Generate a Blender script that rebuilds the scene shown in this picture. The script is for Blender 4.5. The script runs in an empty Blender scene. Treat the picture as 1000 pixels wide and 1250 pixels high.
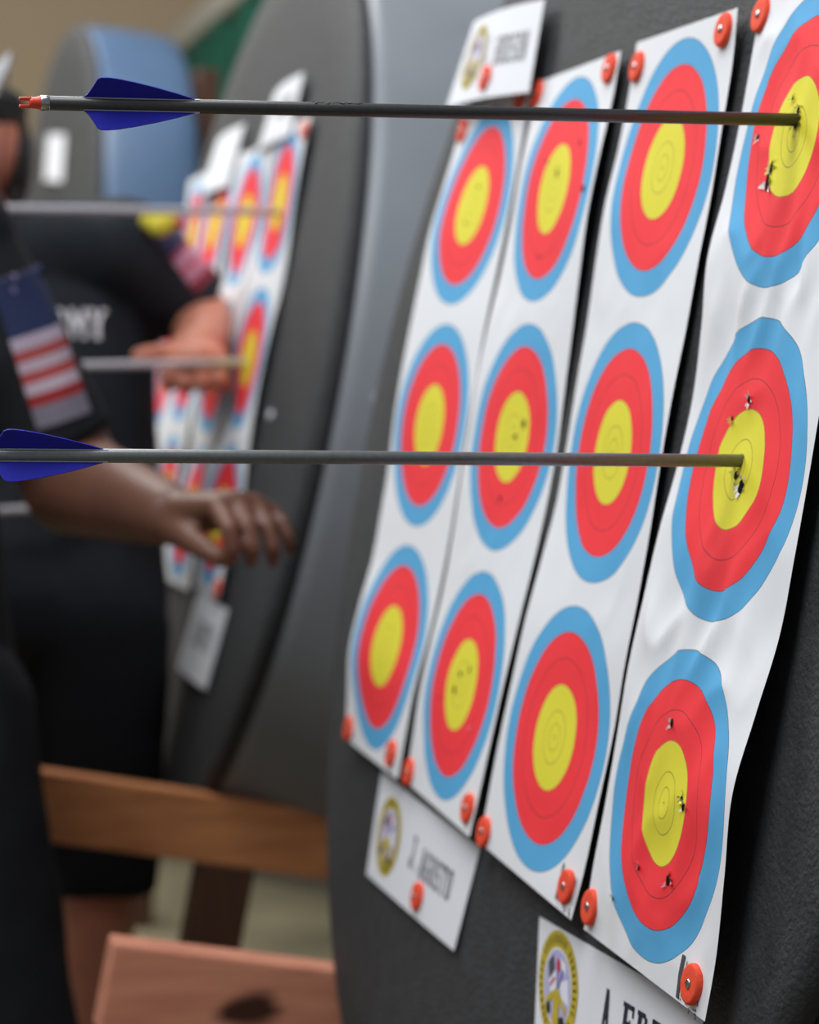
import bpy, bmesh, math, random
from mathutils import Vector, Matrix, noise
from mathutils.bvhtree import BVHTree

random.seed(7)
scene = bpy.context.scene
COL = scene.collection

# ------------------------------------------------------------------ camera
LEAN = math.radians(11.184)
H0 = 1.30                                   # height of the middle of the nearest butt
YAW, PITCH = math.radians(15.604), math.radians(-3.672)
CAM = Vector((-.59113, -2.04536, H0 + .05629))
FW = Vector((math.sin(YAW) * math.cos(PITCH), math.cos(YAW) * math.cos(PITCH), math.sin(PITCH)))
RT = Vector((math.cos(YAW), -math.sin(YAW), 0))
UP = RT.cross(FW)
FPX = 2651.08
cd = bpy.data.cameras.new('camera')
cam = bpy.data.objects.new('camera', cd)
COL.objects.link(cam)
cam.matrix_world = Matrix(((RT.x, UP.x, -FW.x, CAM.x), (RT.y, UP.y, -FW.y, CAM.y), (RT.z, UP.z, -FW.z, CAM.z), (0, 0, 0, 1)))
cd.sensor_fit = 'VERTICAL'
cd.sensor_height = 36
cd.lens = FPX / 1250 * 36
cd.clip_start = .05
cd.dof.use_dof = True
cd.dof.focus_distance = 1.30
cd.dof.aperture_fstop = 5.3
scene.camera = cam

# ------------------------------------------------------------------ light
w = bpy.data.worlds.new('hall')
scene.world = w
w.use_nodes = True
w.node_tree.nodes['Background'].inputs['Color'].default_value = (.80, .86, .95, 1)
w.node_tree.nodes['Background'].inputs['Strength'].default_value = .20


def area(name, loc, target, sx, sy, power, col):
    l = bpy.data.lights.new(name, 'AREA')
    l.shape = 'RECTANGLE'
    l.size, l.size_y, l.energy, l.color = sx, sy, power, col
    o = bpy.data.objects.new(name, l)
    COL.objects.link(o)
    o.location = loc
    o.rotation_euler = (Vector(target) - Vector(loc)).to_track_quat('-Z', 'Y').to_euler()
    return o


area('ceiling_lamp', (-1.15, -.8, 3.5), (-.3, -.3, 1.2), 1.4, 2.4, 69, (.96, .98, 1))
area('ceiling_lamp', (-1.0, 2.4, 3.7), (-.6, 2.2, 0), 1.5, 2.6, 104, (1, .985, .96))
area('ceiling_lamp', (-2.4, 6.0, 4.8), (-.5, 7.0, 1.4), 2.0, 3.0, 285, (1, .97, .92))
scene.view_settings.view_transform = 'Standard'
scene.view_settings.look = 'None'
scene.view_settings.exposure = 0.0
scene.view_settings.gamma = 1.0
scene.view_settings.use_curve_mapping = False


# ------------------------------------------------------------------ helpers
def lin(c):
    return tuple((x / 255 / 12.92) if x <= 10 else (((x / 255 + .055) / 1.055) ** 2.4) for x in c) + (1,)


def at(x, y, d):
    """a point seen at photograph position x, y and d metres in front of the lens"""
    return CAM + d * (FW + RT * ((x - 500) / FPX) - UP * ((y - 625) / FPX))


NRM = Vector((math.cos(LEAN), 0, -math.sin(LEAN)))      # into the butt
UU, VV = Vector((0, 1, 0)), Vector((math.sin(LEAN), 0, math.cos(LEAN)))


def bp(u, v, w=0.0):
    """a point on the leaning line of faces: u along the row, v up the face, w out towards the archers"""
    return Vector((0, 0, H0)) + UU * u + VV * v - NRM * w


def tag(o, label=None, cat=None, group=None, kind=None):
    if label: o['label'] = label
    if cat: o['category'] = cat
    if group: o['group'] = group
    if kind: o['kind'] = kind
    return o


def empty(name, loc, label=None, cat=None, group=None):
    o = bpy.data.objects.new(name, None)
    o.empty_display_size = .05
    o.location = loc
    COL.objects.link(o)
    return tag(o, label, cat, group)


PENDING = []


def link(name, me, mats, parent=None, smooth=False):
    """mesh in world coordinates -> object, kept in place under its parent"""
    o = bpy.data.objects.new(name, me)
    for m in (mats if isinstance(mats, (list, tuple)) else [mats]):
        me.materials.append(m)
    if smooth:
        me.polygons.foreach_set('use_smooth', [True] * len(me.polygons))
    COL.objects.link(o)
    if parent is not None:
        o.parent = parent
        chain, p, off = [], parent, Vector((0, 0, 0))
        while p is not None:
            off += p.location
            p = p.parent
        me.transform(Matrix.Translation(-off))
    return o


def from_bm(name, bm, mats, parent=None, smooth=False):
    me = bpy.data.meshes.new(name)
    bmesh.ops.recalc_face_normals(bm, faces=bm.faces[:])
    bm.to_mesh(me)
    bm.free()
    return link(name, me, mats, parent, smooth)


def add_box(bm, c, ax, ay, az, sx, sy, sz, bev=0.0):
    """box at c with unit axes and full sizes"""
    t = bmesh.new()
    vs = [t.verts.new(Vector(c) + ax * (i * sx / 2) + ay * (j * sy / 2) + az * (k * sz / 2)) for i in (-1, 1) for j in (-1, 1) for k in (-1, 1)]
    for f in ((0, 1, 3, 2), (4, 6, 7, 5), (0, 4, 5, 1), (2, 3, 7, 6), (0, 2, 6, 4), (1, 5, 7, 3)):
        t.faces.new([vs[i] for i in f])
    if bev:
        bmesh.ops.bevel(t, geom=t.edges[:], offset=bev, segments=2, affect='EDGES', profile=.6)
    bmesh.ops.recalc_face_normals(t, faces=t.faces[:])
    me = bpy.data.meshes.new('t')
    t.to_mesh(me)
    t.free()
    bm.from_mesh(me)
    bpy.data.meshes.remove(me)


def basis(d):
    d = d.normalized()
    a = Vector((0, 0, 1)) if abs(d.z) < .9 else Vector((1, 0, 0))
    x = d.cross(a).normalized()
    return x, d.cross(x).normalized(), d


def add_lathe(bm, c, axis, prof, n=48, caps=True):
    """profile of (along axis, radius) swept round axis at c"""
    x, y, d = basis(axis)
    rings = []
    for h, r in prof:
        if r < 1e-6:
            rings.append([bm.verts.new(c + d * h)])
        else:
            rings.append([bm.verts.new(c + d * h + (x * math.cos(a) + y * math.sin(a)) * r) for a in [2 * math.pi * i / n for i in range(n)]])
    for a, b in zip(rings, rings[1:]):
        if len(a) == 1 and len(b) == 1: continue
        for i in range(n):
            j = (i + 1) % n
            if len(a) == 1: bm.faces.new((a[0], b[i], b[j]))
            elif len(b) == 1: bm.faces.new((a[i], a[j], b[0]))
            else: bm.faces.new((a[i], a[j], b[j], b[i]))
    if caps:
        for r in (rings[0], rings[-1]):
            if len(r) > 1: bm.faces.new(r)
    return rings


def add_tube(bm, p, q, r1, r2=None, n=20, round_ends=False):
    r2 = r1 if r2 is None else r2
    d = q - p
    L = d.length
    if round_ends:
        prof = [(-r1 * math.cos(a), r1 * math.sin(a)) for a in [math.pi / 2 * i / 5 for i in range(6)]]
        prof[0] = (-r1, 0)
        prof += [(L + r2 * math.sin(a), r2 * math.cos(a)) for a in [math.pi / 2 * i / 5 for i in range(6)]]
        prof[-1] = (L + r2, 0)
        add_lathe(bm, p, d, prof, n)
    else:
        add_lathe(bm, p, d, [(0, r1), (L, r2)], n)


def add_ball(bm, c, rx, ry, rz, X=Vector((1, 0, 0)), Y=Vector((0, 1, 0)), Z=Vector((0, 0, 1)), n=24):
    t = bmesh.ops.create_uvsphere(bm, u_segments=n, v_segments=n // 2, radius=1)
    for v in t['verts']:
        v.co = Vector(c) + X * (v.co.x * rx) + Y * (v.co.y * ry) + Z * (v.co.z * rz)


def fuse(name, bm, voxel, mats, parent, smooth_it=6, wrinkle=0.0, wscale=9.0):
    """melt overlapping solids into one continuous surface"""
    me = bpy.data.meshes.new(name + '_raw')
    bmesh.ops.recalc_face_normals(bm, faces=bm.faces[:])
    bm.to_mesh(me)
    bm.free()
    o = bpy.data.objects.new(name + '_raw', me)
    COL.objects.link(o)
    r = o.modifiers.new('r', 'REMESH')
    r.mode, r.voxel_size, r.use_smooth_shade = 'VOXEL', voxel, True
    s = o.modifiers.new('s', 'SMOOTH')
    s.factor, s.iterations = .5, smooth_it
    dg = bpy.context.evaluated_depsgraph_get()
    dg.update()
    out = bpy.data.meshes.new_from_object(o.evaluated_get(dg), depsgraph=dg)
    bpy.data.objects.remove(o)
    bpy.data.meshes.remove(me)
    out.name = name
    if wrinkle:
        out.calc_normals_split() if hasattr(out, 'calc_normals_split') else None
        ns = [v.normal.copy() for v in out.vertices]
        for v, nn in zip(out.vertices, ns):
            k = noise.noise(Vector((v.co.x * wscale, v.co.y * wscale, v.co.z * wscale * .6)))
            k2 = noise.noise(v.co * wscale * 2.7)
            v.co += nn * wrinkle * (1 - abs(k) * 2.2 + .4 * k2)
    return link(name, out, mats, parent, True)


# ------------------------------------------------------------------ materials
def mat(name, rgb, rough=.6, metal=0.0, spec=.5, var=0.0, vscale=20.0, bump=0.0, bscale=200.0, sheen=0.0, coord='Object'):
    m = bpy.data.materials.new(name)
    m.use_nodes = True
    nt = m.node_tree
    b = nt.nodes['Principled BSDF']
    c = lin(rgb)
    b.inputs['Base Color'].default_value = c
    b.inputs['Roughness'].default_value = rough
    b.inputs['Metallic'].default_value = metal
    b.inputs['Specular IOR Level'].default_value = spec
    if sheen:
        b.inputs['Sheen Weight'].default_value = sheen
        b.inputs['Sheen Roughness'].default_value = .5
    tc = nt.nodes.new('ShaderNodeTexCoord')
    if var:
        n = nt.nodes.new('ShaderNodeTexNoise')
        n.inputs['Scale'].default_value = vscale
        n.inputs['Detail'].default_value = 5
        nt.links.new(tc.outputs[coord], n.inputs['Vector'])
        r = nt.nodes.new('ShaderNodeValToRGB')
        r.color_ramp.elements[0].position, r.color_ramp.elements[1].position = .3, .7
        r.color_ramp.elements[0].color = tuple(x * (1 - var) for x in c[:3]) + (1,)
        r.color_ramp.elements[1].color = tuple(min(1, x * (1 + var)) for x in c[:3]) + (1,)
        nt.links.new(n.outputs['Fac'], r.inputs['Fac'])
        nt.links.new(r.outputs['Color'], b.inputs['Base Color'])
    if bump:
        n = nt.nodes.new('ShaderNodeTexNoise')
        n.inputs['Scale'].default_value = bscale
        n.inputs['Detail'].default_value = 4
        nt.links.new(tc.outputs[coord], n.inputs['Vector'])
        k = nt.nodes.new('ShaderNodeBump')
        k.inputs['Strength'].default_value = bump
        k.inputs['Distance'].default_value = .002
        nt.links.new(n.outputs['Fac'], k.inputs['Height'])
        nt.links.new(k.outputs['Normal'], b.inputs['Normal'])
    return m


def wood(name, dark, light, scale=(3, 3, 40), knot=None):
    m = mat(name, light, rough=.55)
    nt = m.node_tree
    b = nt.nodes['Principled BSDF']
    tc = nt.nodes.new('ShaderNodeTexCoord')
    mp = nt.nodes.new('ShaderNodeMapping')
    mp.inputs['Scale'].default_value = scale
    n = nt.nodes.new('ShaderNodeTexNoise')
    n.inputs['Scale'].default_value = 2.0
    n.inputs['Detail'].default_value = 6
    n.inputs['Distortion'].default_value = .6
    r = nt.nodes.new('ShaderNodeValToRGB')
    r.color_ramp.elements[0].position, r.color_ramp.elements[1].position = .3, .7
    r.color_ramp.elements[0].color, r.color_ramp.elements[1].color = lin(dark), lin(light)
    nt.links.new(tc.outputs['Object'], mp.inputs['Vector'])
    nt.links.new(mp.outputs['Vector'], n.inputs['Vector'])
    nt.links.new(n.outputs['Fac'], r.inputs['Fac'])
    out = r.outputs['Color']
    if knot is not None:
        vm = nt.nodes.new('ShaderNodeVectorMath')
        vm.operation = 'SUBTRACT'
        vm.inputs[1].default_value = knot
        sc = nt.nodes.new('ShaderNodeVectorMath')
        sc.operation = 'MULTIPLY'
        sc.inputs[1].default_value = (26, 12, 48)
        ln = nt.nodes.new('ShaderNodeVectorMath')
        ln.operation = 'LENGTH'
        ad = nt.nodes.new('ShaderNodeVectorMath')
        ad.operation = 'ADD'
        nt.links.new(tc.outputs['Object'], vm.inputs[0])
        nt.links.new(vm.outputs[0], sc.inputs[0])
        nt.links.new(n.outputs['Color'], ad.inputs[1])
        nt.links.new(sc.outputs[0], ad.inputs[0])
        nt.links.new(ad.outputs[0], ln.inputs[0])
        rr = nt.nodes.new('ShaderNodeValToRGB')
        rr.color_ramp.elements[0].position, rr.color_ramp.elements[1].position = .55, 1.0
        rr.color_ramp.elements[0].color, rr.color_ramp.elements[1].color = (0, 0, 0, 1), (1, 1, 1, 1)
        nt.links.new(ln.outputs['Value'], rr.inputs['Fac'])
        mx = nt.nodes.new('ShaderNodeMix')
        mx.data_type = 'RGBA'
        mx.inputs['A'].default_value = lin((62, 30, 18))
        nt.links.new(rr.outputs['Color'], mx.inputs['Factor'])
        nt.links.new(out, mx.inputs['B'])
        out = mx.outputs['Result']
    nt.links.new(out, b.inputs['Base Color'])
    return m


def paper_rings(name):
    """white paper printed with three spots: yellow, red and blue rings with fine dividing lines"""
    m = mat(name, (228, 230, 234), rough=.75, spec=.25)
    nt = m.node_tree
    b = nt.nodes['Principled BSDF']
    L = nt.links.new

    def mth(op, a, bb=None, clamp=False):
        n = nt.nodes.new('ShaderNodeMath')
        n.operation, n.use_clamp = op, clamp
        for i, v in enumerate((a, bb)):
            if v is None: continue
            if isinstance(v, (int, float)): n.inputs[i].default_value = v
            else: L(v, n.inputs[i])
        return n.outputs[0]
    uv = nt.nodes.new('ShaderNodeUVMap')
    sp = nt.nodes.new('ShaderNodeSeparateXYZ')
    L(uv.outputs[0], sp.inputs[0])
    s, t = sp.outputs[0], sp.outputs[1]
    row = mth('ROUND', mth('MINIMUM', mth('MAXIMUM', mth('DIVIDE', t, .22), -1), 1))
    dv = mth('SUBTRACT', t, mth('MULTIPLY', row, .22))
    r = mth('SQRT', mth('ADD', mth('MULTIPLY', s, s), mth('MULTIPLY', dv, dv)))
    cr = nt.nodes.new('ShaderNodeValToRGB')
    cr.color_ramp.interpolation = 'CONSTANT'
    e = cr.color_ramp.elements
    e[0].position, e[0].color = 0, lin((226, 217, 62))
    e[1].position, e[1].color = .4, lin((246, 58, 66))
    for p, c in ((.8, (88, 168, 217)), (1.0, (228, 230, 234))):
        k = e.new(p if p < 1 else .9999)
        k.color = lin(c)
    L(mth('MULTIPLY', r, 10), cr.inputs['Fac'])
    tot = None
    for ri, hw in ((.0102, .0003), (.0202, .0003), (.04, .0002), (.06, .0003), (.08, .0003), (.10, .0003)):
        k = mth('LESS_THAN', mth('ABSOLUTE', mth('SUBTRACT', r, ri)), hw)
        tot = k if tot is None else mth('ADD', tot, k, True)
    # centre cross
    inx = mth('MULTIPLY', mth('LESS_THAN', mth('ABSOLUTE', s), .0025), mth('LESS_THAN', mth('ABSOLUTE', dv), .0003))
    iny = mth('MULTIPLY', mth('LESS_THAN', mth('ABSOLUTE', dv), .0025), mth('LESS_THAN', mth('ABSOLUTE', s), .0003))
    tot = mth('ADD', mth('ADD', tot, inx, True), iny, True)
    mx = nt.nodes.new('ShaderNodeMix')
    mx.data_type = 'RGBA'
    L(mth('MULTIPLY', tot, .72), mx.inputs['Factor'])
    L(cr.outputs[0], mx.inputs['A'])
    mx.inputs['B'].default_value = lin((40, 42, 60))
    L(mx.outputs['Result'], b.inputs['Base Color'])
    return m


def flag_mat(name, bands):
    """stripes across the patch: bands = [(start, rgb), ...] along the V coordinate"""
    m = mat(name, (200, 190, 200), rough=.8)
    nt = m.node_tree
    uv = nt.nodes.new('ShaderNodeUVMap')
    sp = nt.nodes.new('ShaderNodeSeparateXYZ')
    cr = nt.nodes.new('ShaderNodeValToRGB')
    cr.color_ramp.interpolation = 'CONSTANT'
    e = cr.color_ramp.elements
    e[0].position, e[0].color = bands[0][0], lin(bands[0][1])
    e[1].position, e[1].color = bands[1][0], lin(bands[1][1])
    for p, c in bands[2:]:
        e.new(p).color = lin(c)
    nt.links.new(uv.outputs[0], sp.inputs[0])
    nt.links.new(sp.outputs[1], cr.inputs['Fac'])
    nt.links.new(cr.outputs[0], nt.nodes['Principled BSDF'].inputs['Base Color'])
    return m


KNOT = tuple(at(322, 1208, 2.13) - Vector((-.03 * math.sin(LEAN), -.38, 0)))      # knot on the near ledge, measured from its stand
M = dict(
    foam=mat('dark_foam', (48, 50, 53), rough=.7, spec=.5, var=.25, vscale=60, bump=.9, bscale=260),
    rim=mat('grey_vinyl', (142, 147, 154), rough=.40, spec=.5, var=.08, vscale=6),
    darkrim=mat('black_vinyl', (50, 52, 55), rough=.5, spec=.5),
    bluerim=mat('blue_vinyl', (80, 105, 136), rough=.4, spec=.5, var=.10, vscale=5),
    paper=paper_rings('printed_target_paper'),
    card=mat('white_card', (226, 228, 234), rough=.7, spec=.25),
    ink=mat('navy_ink', (28, 27, 52), rough=.7),
    paleink=mat('faded_ink', (150, 152, 170), rough=.7),
    greyink=mat('grey_ink', (70, 72, 78), rough=.7),
    gold=mat('gold_print', (188, 168, 38), rough=.7, var=.12, vscale=300),
    lilac=mat('lilac_print', (176, 172, 214), rough=.7),
    whitep=mat('white_print', (224, 226, 236), rough=.7),
    redp=mat('red_print', (190, 40, 60), rough=.7),
    bluep=mat('blue_print', (70, 72, 150), rough=.7),
    blackp=mat('black_print', (30, 30, 36), rough=.7),
    orange=mat('orange_foam', (240, 76, 42), rough=.75, var=.08, vscale=300, bump=.3, bscale=900),
    steel=mat('steel', (190, 190, 192), rough=.25, metal=1),
    carbon=mat('carbon_shaft', (66, 67, 66), rough=.36, spec=.6, var=.15, vscale=500),
    carbon_lit=mat('highlight_grey_shaft', (112, 116, 116), rough=.3, spec=.8, var=.12, vscale=300),  # dark shaft lightened all over, lamp reflection put into its colour
    alu=mat('grey_shaft', (205, 205, 212), rough=.4, spec=.6),
    vane=mat('blue_vane', (18, 24, 178), rough=.5, spec=.4, var=.10, vscale=90),
    white=mat('white_plastic', (226, 228, 230), rough=.4),
    nock=mat('orange_nock', (250, 84, 58), rough=.35),
    dark=mat('hole_black', (10, 10, 11), rough=.95, spec=.1),
    ytorn=mat('torn_yellow_paper', (222, 216, 96), rough=.8),
    rtorn=mat('torn_red_paper', (240, 130, 140), rough=.8),
    wtorn=mat('torn_white_paper', (226, 224, 222), rough=.8),
    wood=wood('orange_pine', (182, 114, 70), (214, 144, 92), (4, 30, 30)),
    woodl=wood('red_pine', (198, 128, 102), (224, 154, 124), (4, 34, 34), knot=KNOT),
    woodd=wood('brown_post', (62, 38, 26), (84, 52, 34), (30, 30, 4)),
    skinA=mat('brown_skin', (104, 68, 52), rough=.5, var=.12, vscale=14),
    skinB=mat('light_skin', (202, 130, 106), rough=.55, var=.10, vscale=14),
    hair=mat('black_hair', (16, 15, 16), rough=.6),
    shirt=mat('black_shirt', (24, 27, 32), rough=.8, spec=.3, var=.15, vscale=18),
    shirtB=mat('charcoal_shirt', (30, 35, 42), rough=.8, spec=.3, var=.15, vscale=18),
    shorts=mat('black_shorts', (18, 20, 25), rough=.85, spec=.25, var=.15, vscale=18),
    shoe=mat('black_shoe', (20, 20, 22), rough=.5),
    lettering=mat('white_lettering', (240, 240, 246), rough=.7),
    floor=mat('olive_floor', (124, 114, 90), rough=.55, var=.35, vscale=2.2),
    wall=mat('tan_wall', (204, 182, 150), rough=.85, var=.08, vscale=30),
    green=mat('green_curtain', (22, 92, 74), rough=.8, var=.15, vscale=6),
    rail=mat('pale_rail', (190, 188, 178), rough=.5),
    yellowpatch=mat('yellow_patch', (205, 192, 52), rough=.8),
    starmark=mat('lilac_mark', (128, 122, 150), rough=.8),
    flagA=flag_mat('striped_sleeve_flag', [(0, (120, 116, 130)), (.14, (150, 34, 36)), (.215, (186, 170, 184)), (.295, (170, 66, 66)), (.365, (186, 170, 184)), (.44, (170, 70, 70)), (.51, (180, 166, 184)), (.60, (24, 38, 78)), (.97, (60, 64, 92))]),
    flagB=flag_mat('pink_sleeve_flag', [(0, (130, 40, 56)), (.14, (196, 130, 152)), (.28, (186, 100, 120)), (.36, (200, 150, 172)), (.48, (150, 60, 84)), (.55, (40, 46, 84)), (.9, (92, 84, 110))]),
)

# ------------------------------------------------------------------ setting
bm = bmesh.new()
add_box(bm, (0, 6, -.05), Vector((1, 0, 0)), Vector((0, 1, 0)), Vector((0, 0, 1)), 16, 22, .1)
tag(from_bm('floor', bm, M['floor']), kind='structure')
bm = bmesh.new()
add_box(bm, (0, 13.1, 2.6), Vector((1, 0, 0)), Vector((0, 1, 0)), Vector((0, 0, 1)), 16, .2, 5.2)
tag(from_bm('wall_back', bm, M['wall']), kind='structure')

# green backstop curtain hanging from a pale rail behind the butts
cx, ct = 1.75, 3.36
cur = empty('backstop_curtain', (cx, 6, 0), 'dark green backstop curtain hung from a pale rail behind the butts', 'curtain')
bm = bmesh.new()
ys = [3.0 + i * .05 for i in range(181)]
rows = [[bm.verts.new((cx + .05 * math.sin(y * 9) + .02 * math.sin(y * 23), y, z)) for y in ys] for z in (.02, 1.2, 2.3, ct)]
for a, b in zip(rows, rows[1:]):
    for i in range(len(ys) - 1):
        bm.faces.new((a[i], a[i + 1], b[i + 1], b[i]))
from_bm('drape', bm, M['green'], cur, True)
bm = bmesh.new()
add_box(bm, (cx, 7.5, ct + .07), Vector((1, 0, 0)), Vector((0, 1, 0)), Vector((0, 0, 1)), .12, 9.2, .16, .02)
from_bm('rail', bm, M['rail'], cur)
for y in (3.2, 11.8):
    bm = bmesh.new()
    add_tube(bm, Vector((cx + .1, y, 0)), Vector((cx + .1, y, ct)), .03)
    from_bm('support_pole', bm, M['rail'], cur)


# ------------------------------------------------------------------ butts and their stands
def butt(label, c, n, R, T, rim, face, barrel=.003):
    """round foam butt: padded face disc and a vinyl covered rim"""
    o = empty('archery_butt', c, label, 'archery butt', 'round foam butts in a row')
    bm = bmesh.new()
    e = .016
    add_lathe(bm, c, n, [(0, 0), (0, R * .3), (0, R * .6), (0, R * .85), (0, R - e), (e * .3, R - e * .3), (e, R), (e * 1.2, R - .004), (e * 1.2, 0)], 160, False)
    from_bm('face_pad', bm, face, o, True)
    bm = bmesh.new()
    add_lathe(bm, c, n, [(e * 1.25, 0), (e * 1.25, R - .01), (e * 1.5, R - .002), (e * 2.6, R), (T * .25, R + barrel * .75), (T * .5, R + barrel), (T * .75, R + barrel * .75), (T - .02, R), (T - .004, R - .008), (T, R - .03), (T, 0)], 160, False)
    from_bm('rim_cover', bm, rim, o, True)
    return o


def stand(label, c, n, u, v, R, T, over, ledge_wood, hl=.41):
    """wooden easel: two ledges under the disc, upright posts, back legs and a cross bar"""
    base = Vector((c.x, c.y, 0))
    o = empty('butt_stand', base, label, 'wooden stand', 'wooden stands under the butts')
    drop = -math.sqrt(R * R - hl * hl)
    for k in (-1, 1):
        top = c + u * (hl * k) + v * (drop - .006)
        bm = bmesh.new()
        LN = over + T + .16
        p = top - v * .045 + n * (LN / 2 - over)
        add_box(bm, p, n, u, v, LN, .042, .088, .004)
        from_bm('ledge', bm, M[ledge_wood], o)
        # front post under the ledge
        f0 = top - v * .09 + n * .045
        L = f0.z / v.z
        bm = bmesh.new()
        add_box(bm, f0 - v * (L / 2), n, u, v, .075, .045, L, .003)
        from_bm('front_post', bm, M['woodd'], o)
        # back leg from behind the butt to the floor
        t0 = c + u * (hl * k) + v * .35 + n * (T + .045)
        b0 = Vector((t0.x + .55, t0.y, 0)) + u * 0
        b0.z = 0
        ax = (t0 - b0).normalized()
        bm = bmesh.new()
        sd = u
        add_box(bm, (t0 + b0) / 2, ax, sd, ax.cross(sd), (t0 - b0).length, .04, .08, .003)
        from_bm('back_leg', bm, M['woodd'], o)
        # upright behind the butt
        q0 = c + u * (hl * k) + n * (T + .03) + v * .5
        LL = q0.z / v.z
        bm = bmesh.new()
        add_box(bm, q0 - v * (LL / 2), n, u, v, .05, .09, LL, .003)
        from_bm('upright', bm, M['woodd'], o)
    bm = bmesh.new()
    add_box(bm, c + n * (T + .075) + v * .3, u, n, v, 2 * hl + .1, .04, .09, .003)
    from_bm('cross_bar', bm, M['woodd'], o)
    return o


C1 = bp(-.38, -.03)
R1 = .63
butt('nearest round dark foam butt carrying four sharp target strips', C1, NRM, R1, .26, M['darkrim'], M['foam'])
stand('wooden stand under the nearest butt', C1, NRM, UU, VV, R1, .26, .215, 'woodl', .385)
C2 = bp(1.165, .03)
R2 = .685
T2_ = .58
butt('second foam butt with grey vinyl rim, behind the nearest butt', C2, NRM, R2, T2_, M['rim'], M['foam'], .03)
stand('wooden stand under the second butt, its beams sticking out behind the men', C2, NRM, UU, VV, R2, T2_, .29, 'wood', .444)
y3 = math.radians(-2.7)
l3 = math.radians(5)
U3 = Vector((math.sin(y3), math.cos(y3), 0))
N3 = Vector((math.cos(y3) * math.cos(l3), -math.sin(y3) * math.cos(l3), -math.sin(l3)))
V3 = U3.cross(N3) * -1
if V3.z < 0: V3 = -V3
R3 = .63
C3 = at(112, 318, 5.0) + U3 * R3
butt('far butt with blue vinyl rim in the upper left', C3, N3, R3, .25, M['bluerim'], M['foam'])
stand('wooden stand under the far blue rimmed butt', C3, N3, U3, V3, R3, .25, .2, 'wood')


# ------------------------------------------------------------------ paper strips
def crom(vals, x):
    n = len(vals)
    x = min(max(x, 0), n - 1 - 1e-6)
    i = int(x)
    f = x - i
    g = lambda k: vals[min(max(k, 0), n - 1)]
    a, b, c, d = g(i - 1), g(i), g(i + 1), g(i + 2)
    return .5 * (2 * b + (c - a) * f + (2 * a - 5 * b + 4 * c - d) * f * f + (3 * b - a - 3 * c + d) * f ** 3)


HL = .33


class Sheet:
    """one strip: in-plane place, tilt, stretch, half widths and how far each edge stands off the butt"""
    def __init__(s, u0, v0, tilt, sv, hl, hr, b, wl, wr, wr_amp=.0):
        s.__dict__.update(locals())

    def pos(s, a, t, off=0.0):
        x = (t + .34) / .68 * (len(s.wl) - 1)
        k = min(max((a + s.hr) / (s.hl + s.hr), 0), 1)
        w = crom(s.wl, x) * k + crom(s.wr, x) * (1 - k)
        if s.wr_amp:
            q = noise.noise(Vector((a * 22 + t * 9, t * 14 - a * 8, s.u0 * 7)))
            q2 = noise.noise(Vector((a * 40 - t * 22, t * 11 + a * 30, 3 + s.u0 * 7)))
            edge = min(1, min(s.hl - a, a + s.hr, .33 - abs(t)) / .03) if min(s.hl - a, a + s.hr, .33 - abs(t)) > 0 else 0
            w += s.wr_amp * (1 + .7 * math.exp(-((abs(t) - .112) / .028) ** 2)) * ((1 - 2 * abs(q)) * .8 + .5 * q2) * edge
        w = max(w, .0008)
        u = s.u0 + a * math.cos(s.tilt) + math.sin(s.tilt) * t
        v = s.v0 + s.sv * t * math.cos(s.tilt) + s.b * a
        return bp(u, v, w + off)

    def normal(s, a, t):
        d = .002
        n = (s.pos(a + d, t) - s.pos(a - d, t)).cross(s.pos(a, t + d) - s.pos(a, t - d)).normalized()
        return -n if n.dot(NRM) > 0 else n

    def build(s, label, group):
        nx, nt = 40, 200
        me = bpy.data.meshes.new('target_strip')
        vs, uvs, fs = [], [], []
        for j in range(nt + 1):
            t = -HL + 2 * HL * j / nt
            for i in range(nx + 1):
                a = -s.hr + (s.hl + s.hr) * i / nx
                vs.append(s.pos(a, t))
                uvs.append((a, t))
        for j in range(nt):
            for i in range(nx):
                q = j * (nx + 1) + i
                fs.append((q, q + nx + 1, q + nx + 2, q + 1))
        me.from_pydata([tuple(v) for v in vs], [], fs)
        uvl = me.uv_layers.new(name='UVMap')
        for p in me.polygons:
            for li, vi in zip(p.loop_indices, p.vertices):
                uvl.data[li].uv = uvs[vi]
        root = empty('target_strip', s.pos(0, -HL), label, 'target face', group)
        link('paper_face', me, M['paper'], root, True)
        s.root = root
        return root

    def hole(s, a, t, r, seed=0):
        rnd = random.Random(seed)
        bm = bmesh.new()
        vs = []
        for i in range(11):
            an = 2 * math.pi * i / 11
            rr = r * rnd.uniform(.55, 1.25)
            vs.append(bm.verts.new(s.pos(a + rr * math.cos(an) * .8, t + rr * math.sin(an), .0005)))
        bm.faces.new(vs)
        from_bm('arrow_hole', bm, M['dark'], s.root)

    def tear(s, a, t, r, m, seed=0, k=6):
        """little flaps of torn paper standing up round a hole"""
        rnd = random.Random(seed + 50)
        bm = bmesh.new()
        for i in range(k):
            an = rnd.uniform(0, 6.28)
            d = Vector((math.cos(an), math.sin(an)))
            sd = Vector((-d.y, d.x))
            p = d * r * .7
            wd = r * rnd.uniform(.15, .35)
            ln = r * rnd.uniform(.4, 1.15)
            A = s.pos(a + p.x + sd.x * wd, t + p.y + sd.y * wd, .0004)
            B = s.pos(a + p.x - sd.x * wd, t + p.y - sd.y * wd, .0004)
            tip = s.pos(a + p.x + d.x * ln, t + p.y + d.y * ln, rnd.uniform(.001, .003))
            mid = s.pos(a + p.x + d.x * ln * .5 + sd.x * wd * .8, t + p.y + d.y * ln * .5 + sd.y * wd * .8, .0016)
            bm.faces.new([bm.verts.new(A), bm.verts.new(B), bm.verts.new(tip), bm.verts.new(mid)])
        from_bm('torn_paper', bm, m, s.root)


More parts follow.
